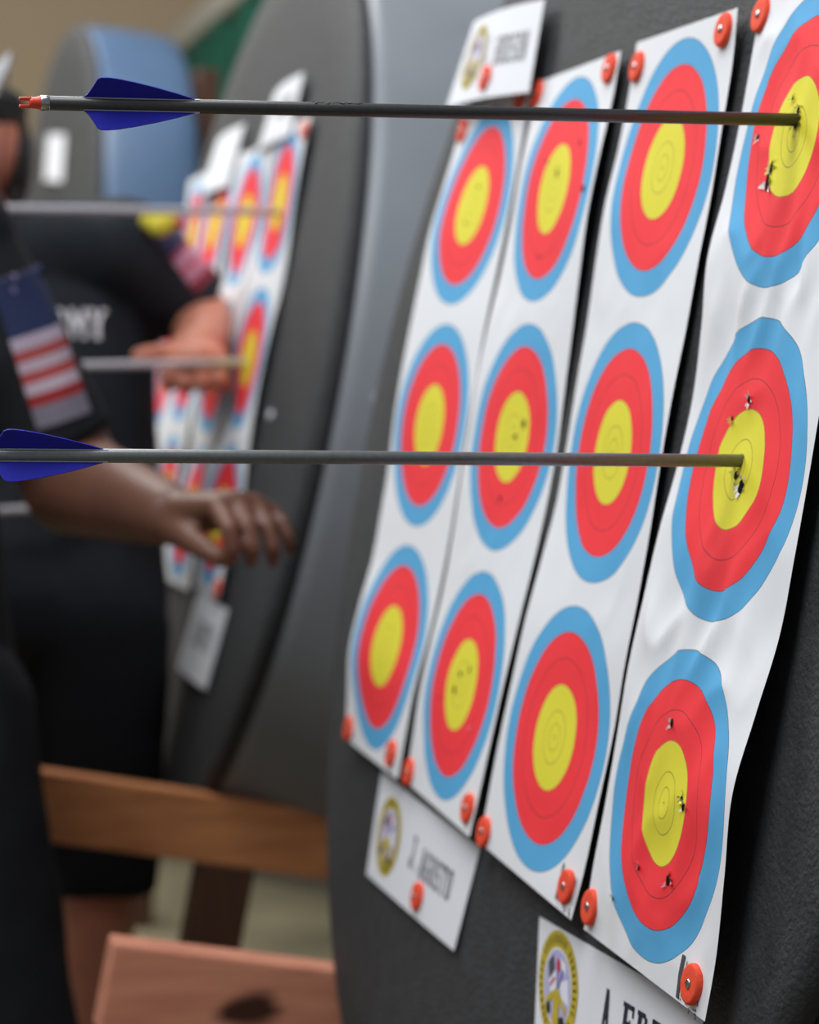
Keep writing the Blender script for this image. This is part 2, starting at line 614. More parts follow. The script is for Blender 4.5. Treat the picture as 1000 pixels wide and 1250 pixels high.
S = [
    Sheet(-0.03369, 0.00425, 0.04966, 0.98525, 0.10855, 0.10691, 0.01598,
          [0.00847, 0.01436, 0.02101, 0.01877, 0.01379, 0.01342, 0.01403, 0.01684, 0.01774, 0.01691, 0.01569, 0.01406, 0.00841, 0.0029, 0.00093],
          [0.01283, 0.01263, 0.01188, 0.00702, 0.00431, 0.00354, 0.00436, 0.00493, 0.00498, 0.00508, 0.00321, 0.00178, 0.00097, 0.00094, 0.00095]),
    Sheet(-0.27373, 3e-05, 0.02756, 0.98366, 0.11559, 0.10723, 0.0237,
          [0.00723, 0.00905, 0.01041, 0.00825, 0.00575, 0.006, 0.00786, 0.00881, 0.01009, 0.00868, 0.00572, 0.00449, 0.00512, 0.00358, 0.00094],
          [0.01586, 0.01362, 0.01184, 0.00953, 0.0066, 0.00322, 0.00101, 0.00093, 0.00347, 0.00619, 0.00904, 0.01127, 0.01002, 0.00762, 0.00795], .0006),
    Sheet(-0.5152, -0.00443, 0.03361, 0.99089, 0.11332, 0.1048, 0.0418,
          [0.0138, 0.01397, 0.01318, 0.01135, 0.00935, 0.00487, 0.00093, 0.00093, 0.00186, 0.00214, 0.00404, 0.00493, 0.00208, 0.0015, 0.00263],
          [0.01429, 0.01044, 0.00872, 0.00699, 0.00766, 0.0066, 0.00657, 0.00769, 0.0078, 0.0065, 0.00632, 0.00546, 0.00635, 0.00725, 0.01112], .0006),
    Sheet(-0.75619, -0.00806, 0.04622, 0.99493, 0.11534, 0.10704, 0.00244,
          [0.01321, 0.01464, 0.01375, 0.01376, 0.01424, 0.01181, 0.00886, 0.00354, 0.00094, 0.00357, 0.00796, 0.00355, 0.00124, 0.00087, 0.00097],
          [0.0194, 0.01913, 0.02267, 0.0265, 0.02034, 0.01363, 0.0126, 0.01229, 0.01243, 0.012, 0.01236, 0.0151, 0.01846, 0.01801, 0.01657], .0030),
]
ORD = ['farthest', 'second', 'third', 'nearest']
G_STRIP = 'triple spot target strips on the nearest butt'
S[0].build('farthest strip of three spots on the nearest butt, beside the grey rim', G_STRIP)
S[1].build('second strip of three spots from the grey rim, small dark holes in its yellows', G_STRIP)
S[2].build('unshot strip of three spots, just left of the strip with two arrows', G_STRIP)
S[3].build('crumpled strip of three spots holding the two blue fletched arrows', G_STRIP)

# holes and torn paper
for i, (a, t) in enumerate([(-.0073, .2386), (.0057, .2026)]): S[0].hole(a, t, .0026, i)
for i, (a, t, r) in enumerate([(-.0026, .2335, .0036), (.0332, .2465, .0028), (-.049, .2574, .0026), (-.0847, .2142, .0042), (.0057, .1588, .002), (-.024, .0127, .0045), (-.0085, .001, .0034), (.0035, -.0542, .0028), (-.0138, -.2041, .0034), (.0074, -.2119, .0036), (.0139, -.2262, .004), (.052, -.2401, .0022)]):
    S[1].hole(a, t, r, 20 + i)
S[1].tear(-.0516, -.2477, .003, M['rtorn'], 3)
for i, (a, t, r, m) in enumerate([(.0293, .2025, .0045, 'ytorn'), (.0331, .1923, .0074, 'wtorn'), (.0649, .2274, .0022, 'wtorn'), (.0118, .2474, .0020, 'ytorn'), (-.0027, .2372, .0028, 'ytorn'), (.0027, .046, .0030, 'wtorn'),
                                  (-.0123, -.0104, .0052, 'wtorn'), (.0262, .0331, .0018, 'ytorn'), (.0083, -.1696, .0030, 'wtorn'), (-.0324, -.2109, .0022, 'ytorn'), (-.0371, -.2157, .0028, 'wtorn'),
                                  (-.0254, -.2646, .0052, 'rtorn'), (.0286, -.2682, .0016, 'rtorn'), (.0626, -.2968, .0016, 'wtorn'), (.0015, -.0035, .0040, 'ytorn'), (-.0030, .2290, .0050, 'ytorn')]):
    S[3].hole(a, t, r, 60 + i)
    S[3].tear(a, t, r + .0012, M[m], i)

# printed registration marks under two pins
for k, (a0, t0, ws) in ((3, (-.0625, -.3150, 1.2)), (2, (-.0690, -.3115, .8))):
    bm = bmesh.new()
    for (da, w_, dt, h_) in ((0, .0035, 0, .0265), (-.0055, .0008, .0, .022), (-.028, .0012, 0, .02), (-.032, .0008, 0, .019)):
        q = [(a0 + da + sx * w_ / 2 * ws, t0 + dt + sy * h_ / 2) for sx, sy in ((-1, -1), (1, -1), (1, 1), (-1, 1))]
        ts = [q[0][1] + (q[2][1] - q[0][1]) * i / 8 for i in range(9)]
        lft, rgt = [[bm.verts.new(S[k].pos(a, t, .0006)) for t in ts] for a in (q[0][0], q[1][0])]
        for i in range(8):
            bm.faces.new((lft[i], rgt[i], rgt[i + 1], lft[i + 1]))
    rnd = random.Random(4)
    for i in range(16):
        a, t = a0 - rnd.uniform(-.004, .034), t0 - .012 - rnd.uniform(0, .006)
        e = rnd.uniform(.0004, .001)
        bm.faces.new([bm.verts.new(S[k].pos(a + sx * e, t + sy * e, .0004)) for sx, sy in ((-1, -1), (1, -1), (1, 1), (-1, 1))])
    from_bm('printed_mark', bm, M['greyink'], S[k].root)


# ------------------------------------------------------------------ foam pins
def pin(c, n, label, group):
    o = empty('target_pin', c, label, 'target pin', group)
    R, T = .0126, .0040
    bm = bmesh.new()
    add_lathe(bm, c, n, [(-.0004, R * .97), (.0006, R), (T * .7, R * .985), (T * .93, R * .93), (T, R * .84), (T, R * .5), (T - .0003, .003), (T - .0003, 0)], 40)
    from_bm('foam_disc', bm, M['orange'], o, True)
    bm = bmesh.new()
    h = T - .0004
    add_lathe(bm, c, n, [(h, .0031), (h + .0008, .0030), (h + .0013, .0022), (h + .0015, 0)], 20)
    from_bm('nail_head', bm, M['steel'], o, True)
    bm = bmesh.new()
    add_tube(bm, c - n * .03, c + n * h, .0009, n=8)
    from_bm('nail_shaft', bm, M['steel'], o)
    return o


sn = ['the farthest strip', 'the second strip from the grey rim', 'the unshot third strip', 'the crumpled strip with two arrows']
PINS = {0: [(-.0819, .3184, 'top near'), (.0909, .3043, 'top far'), (.0901, -.3167, 'bottom far'), (-.0756, -.3115, 'bottom near')],
        1: [(.1100, .3171, 'top far'), (-.0894, .3169, 'top near'), (.1060, -.3190, 'bottom far'), (-.0899, -.3099, 'bottom near')],
        2: [(.0989, .3083, 'top far'), (-.0847, .3162, 'top near'), (.1044, -.3193, 'bottom far'), (-.0851, -.3115, 'bottom near')],
        3: [(-.0847, -.3139, 'bottom near'), (.1039, -.3121, 'bottom far'), (.1066, .3202, 'top far')]}
for k, lst in PINS.items():
    for a, t, w_ in lst:
        n = (S[k].normal(a, t) - NRM * 9).normalized()
        v_, h_ = w_.split()
        pin(S[k].pos(a, t), n, 'orange foam pin at the %s %s of %s' % (v_, 'left' if h_ == 'far' else 'right', sn[k]), 'orange pins on the nearest butt')


# ------------------------------------------------------------------ name cards
def stroke(p, q, h):
    p, q = Vector(p), Vector(q)
    d = (q - p).normalized()
    s = Vector((-d.y, d.x)) * h
    return [p + s, p - s, q - s, q + s]


TH, SF = .10, .05


def glyph(ch):
    st = lambda *a: stroke(a[0:2], a[2:4], a[4] if len(a) > 4 else TH)
    g = {
        'A': [st(.2, 0, .47, 1), st(.8, 0, .53, 1), st(.25, .33, .75, .33, .06), st(.02, SF, .4, SF, SF), st(.6, SF, .98, SF, SF), st(.28, .95, .6, .95, SF)],
        'F': [st(.27, 0, .27, 1), st(.02, .94, .95, .94, .06), st(.27, .52, .7, .52, .06), st(.02, SF, .52, SF, SF), st(.9, .72, .9, 1, .06), st(.7, .4, .7, .64, .05)],
        'R': [st(.25, 0, .25, 1), st(.02, .94, .7, .94, .06), st(.25, .5, .7, .5, .06), st(.75, .54, .75, .92, .10), st(.55, .5, .8, 0, .09), st(.02, SF, .48, SF, SF), st(.7, SF, 1, SF, SF)],
        'E': [st(.25, 0, .25, 1), st(.02, .94, .92, .94, .06), st(.25, .5, .7, .5, .06), st(.02, .06, .92, .06, .06), st(.88, .74, .88, 1, .06), st(.88, 0, .88, .26, .06)],
        'J': [st(.65, .12, .65, 1), st(.35, .95, .95, .95, SF), st(.2, .06, .6, .06, .07), st(.18, .04, .18, .3, .09)],
        'G': [st(.2, .12, .2, .88), st(.2, .94, .8, .94, .06), st(.2, .06, .8, .06, .06), st(.82, .06, .82, .45, .09), st(.55, .45, .98, .45, .05), st(.82, .7, .82, .94, .08)],
        'O': [st(.2, .1, .2, .9), st(.8, .1, .8, .9), st(.2, .94, .8, .94, .06), st(.2, .06, .8, .06, .06)],
        'S': [st(.2, .94, .85, .94, .06), st(.2, .55, .2, .92, .09), st(.2, .5, .8, .5, .07), st(.8, .08, .8, .48, .09), st(.15, .06, .8, .06, .06), st(.86, .72, .86, .98, .05), st(.13, .02, .13, .28, .05)],
        'T': [st(.5, 0, .5, 1), st(.02, .94, .98, .94, .06), st(.28, SF, .72, SF, SF), st(.06, .72, .06, .98, .05), st(.94, .72, .94, .98, .05)],
        'H': [st(.25, 0, .25, 1), st(.75, 0, .75, 1), st(.25, .5, .75, .5, .06), st(.05, SF, .45, SF, SF), st(.55, SF, .95, SF, SF), st(.05, .95, .45, .95, SF), st(.55, .95, .95, .95, SF)],
        'U': [st(.22, .1, .22, 1), st(.78, .1, .78, 1), st(.22, .06, .78, .06, .06), st(.02, .95, .42, .95, SF), st(.58, .95, .98, .95, SF)],
        'D': [st(.25, 0, .25, 1), st(.02, .94, .75, .94, .06), st(.02, .06, .75, .06, .06), st(.8, .1, .8, .9, .10)],
        'N': [st(.2, 0, .2, 1, .08), st(.8, 0, .8, 1, .08), st(.2, 1, .8, 0, .09), st(.02, SF, .4, SF, SF), st(.6, .95, .98, .95, SF), st(.02, .95, .3, .95, SF)],
        'M': [st(.14, 0, .14, 1, .1), st(.86, 0, .86, 1, .1), st(.14, 1, .5, .35, .09), st(.86, 1, .5, .35, .09), st(0, SF, .3, SF, SF), st(.7, SF, 1, SF, SF)],
        'Y': [st(.5, 0, .5, .5), st(.15, 1, .5, .48, .1), st(.85, 1, .5, .48, .1), st(.3, SF, .7, SF, SF), st(0, .95, .35, .95, SF), st(.65, .95, 1, .95, SF)],
        '.': [st(.1, .07, .3, .07, .07)],
    }
    return g[ch]


class Card:
    """sheet with four corners (u, v, stand-off): far top, near top, near bottom, far bottom"""
    def __init__(s, c, bulge=0.0):
        s.c, s.bulge = c, bulge
        s.W = abs(c[0][0] - c[1][0])
        s.Hh = abs(c[0][1] - c[3][1])

    def pos(s, x, y, off=0.0):
        """x 0..1 from the far side, y 0..1 from the bottom"""
        L = lambda k: (s.c[3][k] * (1 - x) + s.c[2][k] * x) * (1 - y) + (s.c[0][k] * (1 - x) + s.c[1][k] * x) * y
        return bp(L(0), L(1), max(L(2), .0002) + s.bulge * math.sin(math.pi * x) * 1.0 + off)

    def build(s, label, group):
        bm = bmesh.new()
        n = 24
        g = [[bm.verts.new(s.pos(i / n, j / n)) for i in range(n + 1)] for j in range(n + 1)]
        for j in range(n):
            for i in range(n):
                bm.faces.new((g[j][i], g[j + 1][i], g[j + 1][i + 1], g[j][i + 1]))
        s.root = empty('name_card', s.pos(.5, 0), label, 'name card', group)
        from_bm('card_sheet', bm, M['card'], s.root, True)

    def text(s, word, x0, x1, y0, y1, m='ink', gap=.20, th=.10):
        global TH
        TH = th
        n = len(word)
        bm = bmesh.new()
        pitch = (x1 - x0) / n
        for i, ch in enumerate(word):
            for poly in glyph(ch):
                bm.faces.new([bm.verts.new(s.pos(x0 + (i + p.x * (1 - gap)) * pitch, y0 + p.y * (y1 - y0), .0005)) for p in poly])
        from_bm('printed_name', bm, M[m], s.root)

    def emblem(s, cx_, cy_, r):
        """round gold-rimmed seal: lilac field, flags, red cap on a staff, gold breastplate, dark cannons"""
        rx, ry = r * 1.14 / s.W, r / s.Hh
        P = lambda x, y, o: s.pos(cx_ + x * rx, cy_ + y * ry, o)

        def poly(bm, pts, o, mi):
            f = bm.faces.new([bm.verts.new(P(x, y, o)) for x, y in pts])
            f.material_index = mi
        circ = lambda q, n=40, cx=0, cy=0, sy=1: [(cx + q * math.cos(6.2832 * i / n), cy + q * sy * math.sin(6.2832 * i / n)) for i in range(n)]
        bm = bmesh.new()
        poly(bm, circ(1), .0005, 0)
        poly(bm, circ(.70), .0007, 2)
        poly(bm, circ(.66), .0008, 1)
        # ring of letter-like marks round the border
        for i in range(40):
            if i % 10 == 7: continue
            an = 6.2832 * i / 40
            poly(bm, [((.85 + dr) * math.cos(an + da), (.85 + dr) * math.sin(an + da)) for dr, da in ((-.07, -.03), (.07, -.03), (.07, .02), (-.07, .02))], .0007, 6)
        poly(bm, [(-.50, .35), (-.25, .55), (-.05, .0), (-.35, -.1)], .0009, 5)
        poly(bm, [(-.42, .05), (-.12, .3), (-.03, .0), (-.30, -.18)], .0010, 2)
        poly(bm, [(-.36, .0), (-.15, .18), (-.12, .12), (-.34, -.06)], .0011, 3)
        poly(bm, [(.08, .1), (.50, .25), (.62, -.2), (.25, -.15)], .0009, 2)
        poly(bm, [(.05, .55), (.35, .48), (.38, .30), (.10, .38)], .0009, 2)
        poly(bm, [(-.02, -.1), (.02, -.1), (.05, .5), (.0, .5)], .0010, 4)
        poly(bm, circ(.10, 16, .02, .40, 1.3), .0012, 3)
        poly(bm, [(.04, .0), (.10, .0), (.28, .34), (.22, .36)], .0010, 4)
        poly(bm, [(-.18, -.12), (.0, .02), (.2, -.1), (.15, -.35), (.18, -.62), (0, -.70), (-.15, -.62), (-.13, -.35)], .0013, 0)
        poly(bm, [(-.52, -.28), (-.18, -.08), (-.16, -.2), (-.50, -.42)], .0012, 0)
        poly(bm, [(.52, -.28), (.18, -.08), (.16, -.2), (.50, -.42)], .0012, 0)
        poly(bm, circ(.11, 14, -.38, -.42), .0013, 6)
        poly(bm, circ(.12, 14, .36, -.55), .0013, 6)
        poly(bm, [(.1, -.5), (.36, -.44), (.36, -.62), (.12, -.66)], .0012, 6)
        from_bm('round_emblem', bm, [M['gold'], M['lilac'], M['whitep'], M['redp'], M['bluep'], M['greyink'], M['blackp']], s.root)


GC = 'name cards on the nearest butt'
K1 = Card([(.104, .422, .004), (-.150, .401, .012), (-.166, .312, .015), (.104, .330, .016)], .006)
K1.build('white name card above the farthest strip, top edge curled', GC)
K1.text('J.', .42, .55, .40, .70, 'paleink')
K1.text('HUDSON', .56, .92, .36, .68, 'greyink')
K1.emblem(.26, .52, .034)
K2 = Card([(-.060, -.330, .0004), (-.378, -.336, .0004), (-.372, -.424, .004), (-.080, -.426, .002)], .001)
K2.build('white name card below the two farthest strips', GC)
K2.text('J.', .44, .56, .38, .68)
K2.text('AGOSTO', .555, .87, .36, .64)
K2.emblem(.19, .49, .036)
K3 = Card([(-.536, -.3545, .0004), (-.838, -.3395, .0004), (-.838, -.4295, .0006), (-.574, -.4400, .0008)], .0)
K3.build('white name card cut off by the bottom edge, below the crumpled strip', GC)
K3.text('A.', .465, .58, .46, .765, th=.145)
K3.text('FRE', .585, .84, .455, .755, th=.145)
K3.emblem(.16, .545, .0375)
pin(K1.pos(.53, .22, .0004), -NRM, 'orange foam disc pin on the upper name card', 'orange pins on the nearest butt')
pin(K2.pos(.60, .20, .0004), -NRM, 'orange foam disc pin on the lower edge of the middle name card', 'orange pins on the nearest butt')


# ------------------------------------------------------------------ arrows
def arrow(tip, nock_end, r, label, shaft_mat, roll, group, scuff=False, embed=.05, inset=True):
    d = (tip - nock_end).normalized()
    L = (tip - nock_end).length
    o = empty('arrow', tip, label, 'arrow', group)
    toward = (CAM - nock_end)
    e1 = (toward - d * toward.dot(d)).normalized()
    e2 = d.cross(e1).normalized()
    if e2.z < 0: e2 = -e2
    N = nock_end
    bm = bmesh.new()
    add_lathe(bm, N, d, [(.0165, r * .9), (.017, r), (L + embed, r)], 28)
    from_bm('shaft', bm, shaft_mat, o, True)
    bm = bmesh.new()
    add_lathe(bm, N, d, [(.0120, r * 1.0), (.0125, r * 1.06), (.0168, r * 1.06), (.0172, r * 1.0)], 28)
    from_bm('collar', bm, M['steel'] if inset else M['white'], o, True)
    # nock: waisted body and two prongs either side of the string slot
    bm = bmesh.new()
    add_lathe(bm, N, d, [(.0055, 0), (.0055, r * .74), (.0075, r * .80), (.0095, r * .84), (.0122, r * .98), (.0126, r * .98)], 24)
    for sgn in (-1, 1):
        add_box(bm, N + d * .0032 + e2 * (sgn * r * .52), d, e2, e1, .0072, r * .52, r * 1.15, r * .2)
    from_bm('nock', bm, M['nock'], o, True)
    prof = [(0, 0), (.0030, .0030), (.0055, .0075), (.0078, .0122), (.0098, .0134), (.0140, .0135), (.020, .0128), (.030, .0108), (.044, .0074), (.056, .0040), (.0665, .0006), (.068, 0)]
    x0 = .0365
    for an in (roll, roll + 120, roll + 240):
        a = math.radians(an)
        rd = e1 * math.cos(a) + e2 * math.sin(a)
        sd = d.cross(rd)
        bm = bmesh.new()
        sides = []
        for sg in (-1, 1):
            sides.append([bm.verts.new(N + d * (x0 + px) + rd * (r * .97 + py) + sd * (sg * .0004)) for px, py in prof])
        for i in range(len(prof) - 1):
            bm.faces.new((sides[0][i], sides[0][i + 1], sides[1][i + 1], sides[1][i]))
        bm.faces.new(sides[0])
        bm.faces.new(sides[1][::-1])
        bm.faces.new((sides[0][0], sides[1][0], sides[1][-1], sides[0][-1]))
        v = from_bm('vane', bm, M['vane'], o)
        bm = bmesh.new()
        add_box(bm, N + d * (x0 + .035) + rd * (r * .98 + .0002), d, sd, rd, .069, .0013, .0006, .0002)
        from_bm('vane_foot', bm, M['white'], v)
    if scuff:
        rnd = random.Random(2)
        bm = bmesh.new()
        for i in range(26):
            a = math.radians(rnd.uniform(48, 84))
            rd = e1 * math.cos(a) + e2 * math.sin(a)
            sd = d.cross(rd)
            add_box(bm, N + d * (.176 + i * .0012) + rd * (r + .00003), d, sd, rd, rnd.uniform(.0005, .0016), rnd.uniform(.0003, .0009), .0002)
        from_bm('scuffed_print', bm, M['dark'], o)
    return o


R_A = .0042
G_A = 'blue fletched arrows in the crumpled strip'


def level_back(tip, x, y):
    """point on the sight line x, y with the same distance along the row as tip"""
    a, b = at(x, y, 1), at(x, y, 2)
    k = (tip.y - a.y) / (b.y - a.y)
    return a + (b - a) * k


T1 = S[3].pos(-.0045, .2303)
arrow(T1, level_back(T1, 24, 125), R_A, 'upper sharp arrow with blue vanes and orange nock, in the top spot', M['carbon'], 62, G_A, scuff=True)
T2 = S[3].pos(-.0018, .0059)
arrow(T2, level_back(T2, -92, 554.5), R_A, 'lower sharp arrow with blue vanes cut by the left edge, in the middle spot', M['carbon_lit'], 58, G_A)

# ------------------------------------------------------------------ second butt: its strips, cards and arrows
rnd = random.Random(11)
S2 = []
bl = ['strip of three spots nearest us on the second butt', 'second strip from our side on the second butt, behind the hand', 'third strip from our side on the second butt', 'farthest strip on the second butt, beside the shoulder patch']
for i, u0 in enumerate((.915, 1.150, 1.385, 1.615)):
    wl = [.003 + .010 * abs(math.sin(j * .55 + i)) for j in range(15)]
    wr = [.004 + .008 * abs(math.cos(j * .5 + i * 2)) for j in range(15)]
    sh = Sheet(u0, .075 - .01 * (i % 2), .0, 1.0, .11, .11, .0, wl, wr, .001)
    sh.build(bl[i], 'triple spot target strips on the second butt')
    S2.append(sh)
GC2 = 'name cards on the second butt'
K = Card([(1.13, .475, .004), (.90, .475, .012), (.895, .385, .016), (1.135, .385, .012)], .006)
K.build('blurred white name card on top of the nearest strip of the second butt', GC2)
K.text('HUDSON', .5, .9, .4, .7, 'greyink')
K = Card([(1.56, .45, .004), (1.31, .45, .008), (1.31, .35, .016), (1.56, .35, .016)], .006)
K.build('blurred white name card above the farther strips of the second butt', GC2)
K = Card([(1.00, -.255, .002), (.775, -.262, .002), (.80, -.375, .006), (1.03, -.375, .006)], .004)
K.build('blurred white name card hanging below the nearest strip of the second butt', GC2)
K.text('AGOSTO', .3, .85, .4, .7, 'greyink')
for a, t, k, lb in ((-.095, .31, 0, 'blurred orange pin at the top of the nearest strip of the second butt'), (-.095, -.315, 0, 'blurred orange pin at the bottom of the nearest strip of the second butt')):
    pin(S2[k].pos(a, t), -NRM, lb, 'orange pins on the second butt')
G_B = 'grey arrows in the second butt'


def far_arrow(sh, a, t, x, y, label):
    tip = sh.pos(a, t)
    nk = level_back(tip, x, y)
    arrow(tip, nk, .0055, label, M['alu'], 70, G_B)


far_arrow(S2[0], -.02, .205, -360, 250, 'blurred grey arrow crossing the farther man at shoulder height')
far_arrow(S2[0], .02, -.005, -330, 455, 'blurred grey arrow in front of the farther man\'s fist')
far_arrow(S2[0], .02, -.20, -330, 640, 'blurred grey arrow behind the nearer man\'s forearm')

# pale scraps stuck on the second butt
for i, (p, lb) in enumerate(((bp(.735, .0, .003), 'tiny pale paper scrap on the face of the second butt'), (C2 - UU * (R2 + .002) + VV * .01 + NRM * .065, 'tiny pale paper scrap stuck on the rim of the second butt'))):
    bm = bmesh.new()
    add_lathe(bm, p, -NRM, [(-.004, .004), (0, .007), (.002, .006), (.003, 0)], 9)
    tag(from_bm('paper_scrap', bm, M['card']), lb, 'paper scrap', 'pale scraps on the second butt')

# white paper on the far butt
d_ = at(66, 200, 1) - CAM
pc = CAM + d_ * ((C3 - N3 * .004 - CAM).dot(N3) / d_.dot(N3))
bm = bmesh.new()
g = [[bm.verts.new(pc + U3 * (.30 * (i / 6 - .5)) + V3 * (.12 * (j / 6 - .5) + .03 * (i / 6)) - N3 * .012 * math.sin(math.pi * i / 6)) for i in range(7)] for j in range(7)]
for j in range(6):
    for i in range(6):
        bm.faces.new((g[j][i], g[j + 1][i], g[j + 1][i + 1], g[j][i + 1]))
tag(from_bm('paper_sheet', bm, M['card'], None, True), 'white paper pinned on the face of the far blue rimmed butt', 'paper')


# ------------------------------------------------------------------ people
def patch(name, p0, p1, half, m, body_bvh, parent, out, nx=14, ny=24, off=.0025):
    """a cloth patch laid on the sleeve between p0 (top) and p1 (bottom), 2*half wide; out points away from the arm"""
    ax = (p1 - p0)
    sd = ax.normalized().cross(out).normalized()
    vs, uvs, fs = [], [], []
    for j in range(ny + 1):
        for i in range(nx + 1):
            c = p0 + ax * (j / ny) + sd * (half * (2 * i / nx - 1))
            hit = body_bvh.ray_cast(c + out * .3, -out)
            q = hit[0] if hit[0] is not None else c
            vs.append(q + out * off)
            uvs.append((i / nx, 1 - j / ny))
    for j in range(ny):
        for i in range(nx):
            q = j * (nx + 1) + i
            fs.append((q, q + 1, q + nx + 2, q + nx + 1))
    me = bpy.data.meshes.new(name)
    me.from_pydata([tuple(v) for v in vs], [], fs)
    uvl = me.uv_layers.new(name='UVMap')
    for p in me.polygons:
        for li, vi in zip(p.loop_indices, p.vertices):
            uvl.data[li].uv = uvs[vi]
    return link(name, me, m, parent, True)


def bvh_of(o):
    off = Vector((0, 0, 0))
    p = o.parent
    while p is not None:
        off += p.location
        p = p.parent
    return BVHTree.FromPolygons([v.co + off for v in o.data.vertices], [tuple(p.vertices) for p in o.data.polygons])


def limb(bm, pts, rs, rnd_ends=True):
    for (p, q), (a, b) in zip(zip(pts, pts[1:]), zip(rs, rs[1:])):
        add_tube(bm, p, q, a, b, 20, True)


def head(bm, c, face, up_, s=1.0):
    """skull, jaw, brow, nose, lips, ears; face = unit vector the person looks along"""
    sd = up_.cross(face).normalized()
    add_ball(bm, c + up_ * .035 * s - face * .012 * s, .096 * s, .076 * s, .092 * s, face, sd, up_)
    add_ball(bm, c - up_ * .035 * s + face * .022 * s, .072 * s, .062 * s, .085 * s, face, sd, up_)
    add_ball(bm, c - up_ * .092 * s + face * .058 * s, .030 * s, .032 * s, .024 * s, face, sd, up_)
    add_tube(bm, c + up_ * .025 * s + face * .086 * s, c - up_ * .022 * s + face * .108 * s, .009 * s, .014 * s, 12, True)
    for k in (-1, 1):
        add_ball(bm, c + up_ * .030 * s + face * .082 * s + sd * (.032 * k * s), .010 * s, .026 * s, .009 * s, face, sd, up_, 12)
        add_ball(bm, c + up_ * .008 * s + face * .076 * s + sd * (.031 * k * s), .012 * s, .014 * s, .010 * s, face, sd, up_, 12)
        add_ball(bm, c - up_ * .010 * s - face * .010 * s + sd * (.078 * k * s), .018 * s, .010 * s, .032 * s, face, sd, up_, 12)
        add_ball(bm, c - up_ * (.055 + .009 * k) * s + face * .088 * s, .010 * s, .024 * s, .007 * s, face, sd, up_, 12)


# --- nearer man, arm reaching across with a relaxed hand
A = empty('person', at(-60, 1900, 2.45) * 1.0, 'person in black shirt and trousers at the left edge, relaxed hand reaching across', 'person')
A.location.z = 0
shA, elA, wrA = at(-62, 290, 2.46), at(92, 590, 2.50), at(206, 628, 2.31)
shAr, elAr, wrAr = at(-440, 300, 2.60), at(-520, 600, 2.62), at(-500, 820, 2.50)
nkA, hdA = at(-235, 215, 2.53), at(-235, 60, 2.51)
hipL, hipR = at(-82, 870, 2.47), at(-215, 870, 2.52)
knL, knR = at(8, 1320, 2.42), at(-215, 1330, 2.50)
anL, anR = at(38, 1800, 2.45), at(-235, 1790, 2.55)
anL.z = anR.z = .095
faceA = Vector((-.45, -.9, 0)).normalized()
bm = bmesh.new()
head(bm, hdA, faceA, Vector((0, 0, 1)))
limb(bm, [nkA + Vector((0, 0, -.06)), hdA - Vector((0, 0, .06))], [.062, .056])
limb(bm, [nkA - Vector((0, 0, .05)), shA], [.07, .062])
limb(bm, [nkA - Vector((0, 0, .05)), shAr], [.07, .062])
limb(bm, [at(-170, 400, 2.50), at(-150, 640, 2.5), at(-130, 850, 2.5)], [.125, .12, .125])
limb(bm, [at(-310, 400, 2.54), at(-270, 640, 2.53), at(-180, 850, 2.52)], [.125, .11, .12])
limb(bm, [shA, elA], [.058, .060])
limb(bm, [elA, elA.lerp(wrA, .45), wrA], [.062, .050, .034])
limb(bm, [shAr, elAr, wrAr], [.06, .046, .031])
limb(bm, [hipL, knL, anL], [.085, .06, .042])
limb(bm, [hipR, knR, anR], [.085, .06, .042])
for an_ in (anL, anR):
    limb(bm, [an_, an_ + Vector((-.06, -.16, -.055))], [.042, .03])
# left hand: palm and fingers hanging from the knuckles
kn = [at(264, 618, 2.235), at(287, 612, 2.25), at(309, 615, 2.265), at(328, 625, 2.285)]
for k_ in kn: limb(bm, [wrA, k_], [.025, .0125])
limb(bm, [kn[0], kn[1], kn[2], kn[3]], [.0125, .0125, .012, .011])
limb(bm, [kn[0], at(280, 646, 2.20), at(283, 670, 2.20), at(280, 684, 2.21)], [.0112, .0098, .0090, .0080])
limb(bm, [kn[1], at(303, 642, 2.22), at(308, 668, 2.215), at(306, 684, 2.225)], [.0112, .0098, .0090, .0080])
limb(bm, [kn[2], at(327, 642, 2.24), at(333, 668, 2.235), at(333, 684, 2.245)], [.0108, .0096, .0088, .0078])
limb(bm, [kn[3], at(344, 638, 2.27), at(352, 656, 2.265), at(354, 670, 2.27)], [.0098, .0086, .0080, .0072])
limb(bm, [at(216, 642, 2.29), at(238, 662, 2.24), at(256, 674, 2.22), at(270, 682, 2.21)], [.022, .0140, .0115, .0095])
# right hand, resting: palm, four fingers and thumb
dR = Vector((.05, -.06, -1)).normalized()
sR = dR.cross(faceA).normalized()
limb(bm, [wrAr, wrAr + dR * .09], [.028, .03])
for i in range(4):
    b0 = wrAr + dR * .085 + sR * (.021 * (i - 1.5))
    limb(bm, [b0, b0 + dR * .035 + faceA * .006, b0 + dR * (.07 - .008 * abs(i - 1)) + faceA * .018], [.0098, .0088, .0072])
limb(bm, [wrAr + dR * .02 + sR * .025, wrAr + dR * .06 + sR * .05 + faceA * .02], [.014, .010])
fuse('body', bm, .0042, M['skinA'], A, 3)
bm = bmesh.new()
add_ball(bm, hdA + Vector((0, 0, .052)) - faceA * .020, .098, .083, .078, faceA, Vector((0, 0, 1)).cross(faceA), Vector((0, 0, 1)))
add_ball(bm, hdA + Vector((0, 0, -.01)) - faceA * .055, .052, .068, .07, faceA, Vector((0, 0, 1)).cross(faceA), Vector((0, 0, 1)))
fuse('hair', bm, .006, M['hair'], A, 3)
bm = bmesh.new()
cf = elA.lerp(shA, .14)
limb(bm, [nkA - Vector((0, 0, .06)), shA], [.085, .076])
limb(bm, [nkA - Vector((0, 0, .06)), shAr], [.085, .076])
limb(bm, [at(-170, 400, 2.50), at(-150, 640, 2.5), at(-125, 850, 2.5)], [.145, .135, .136])
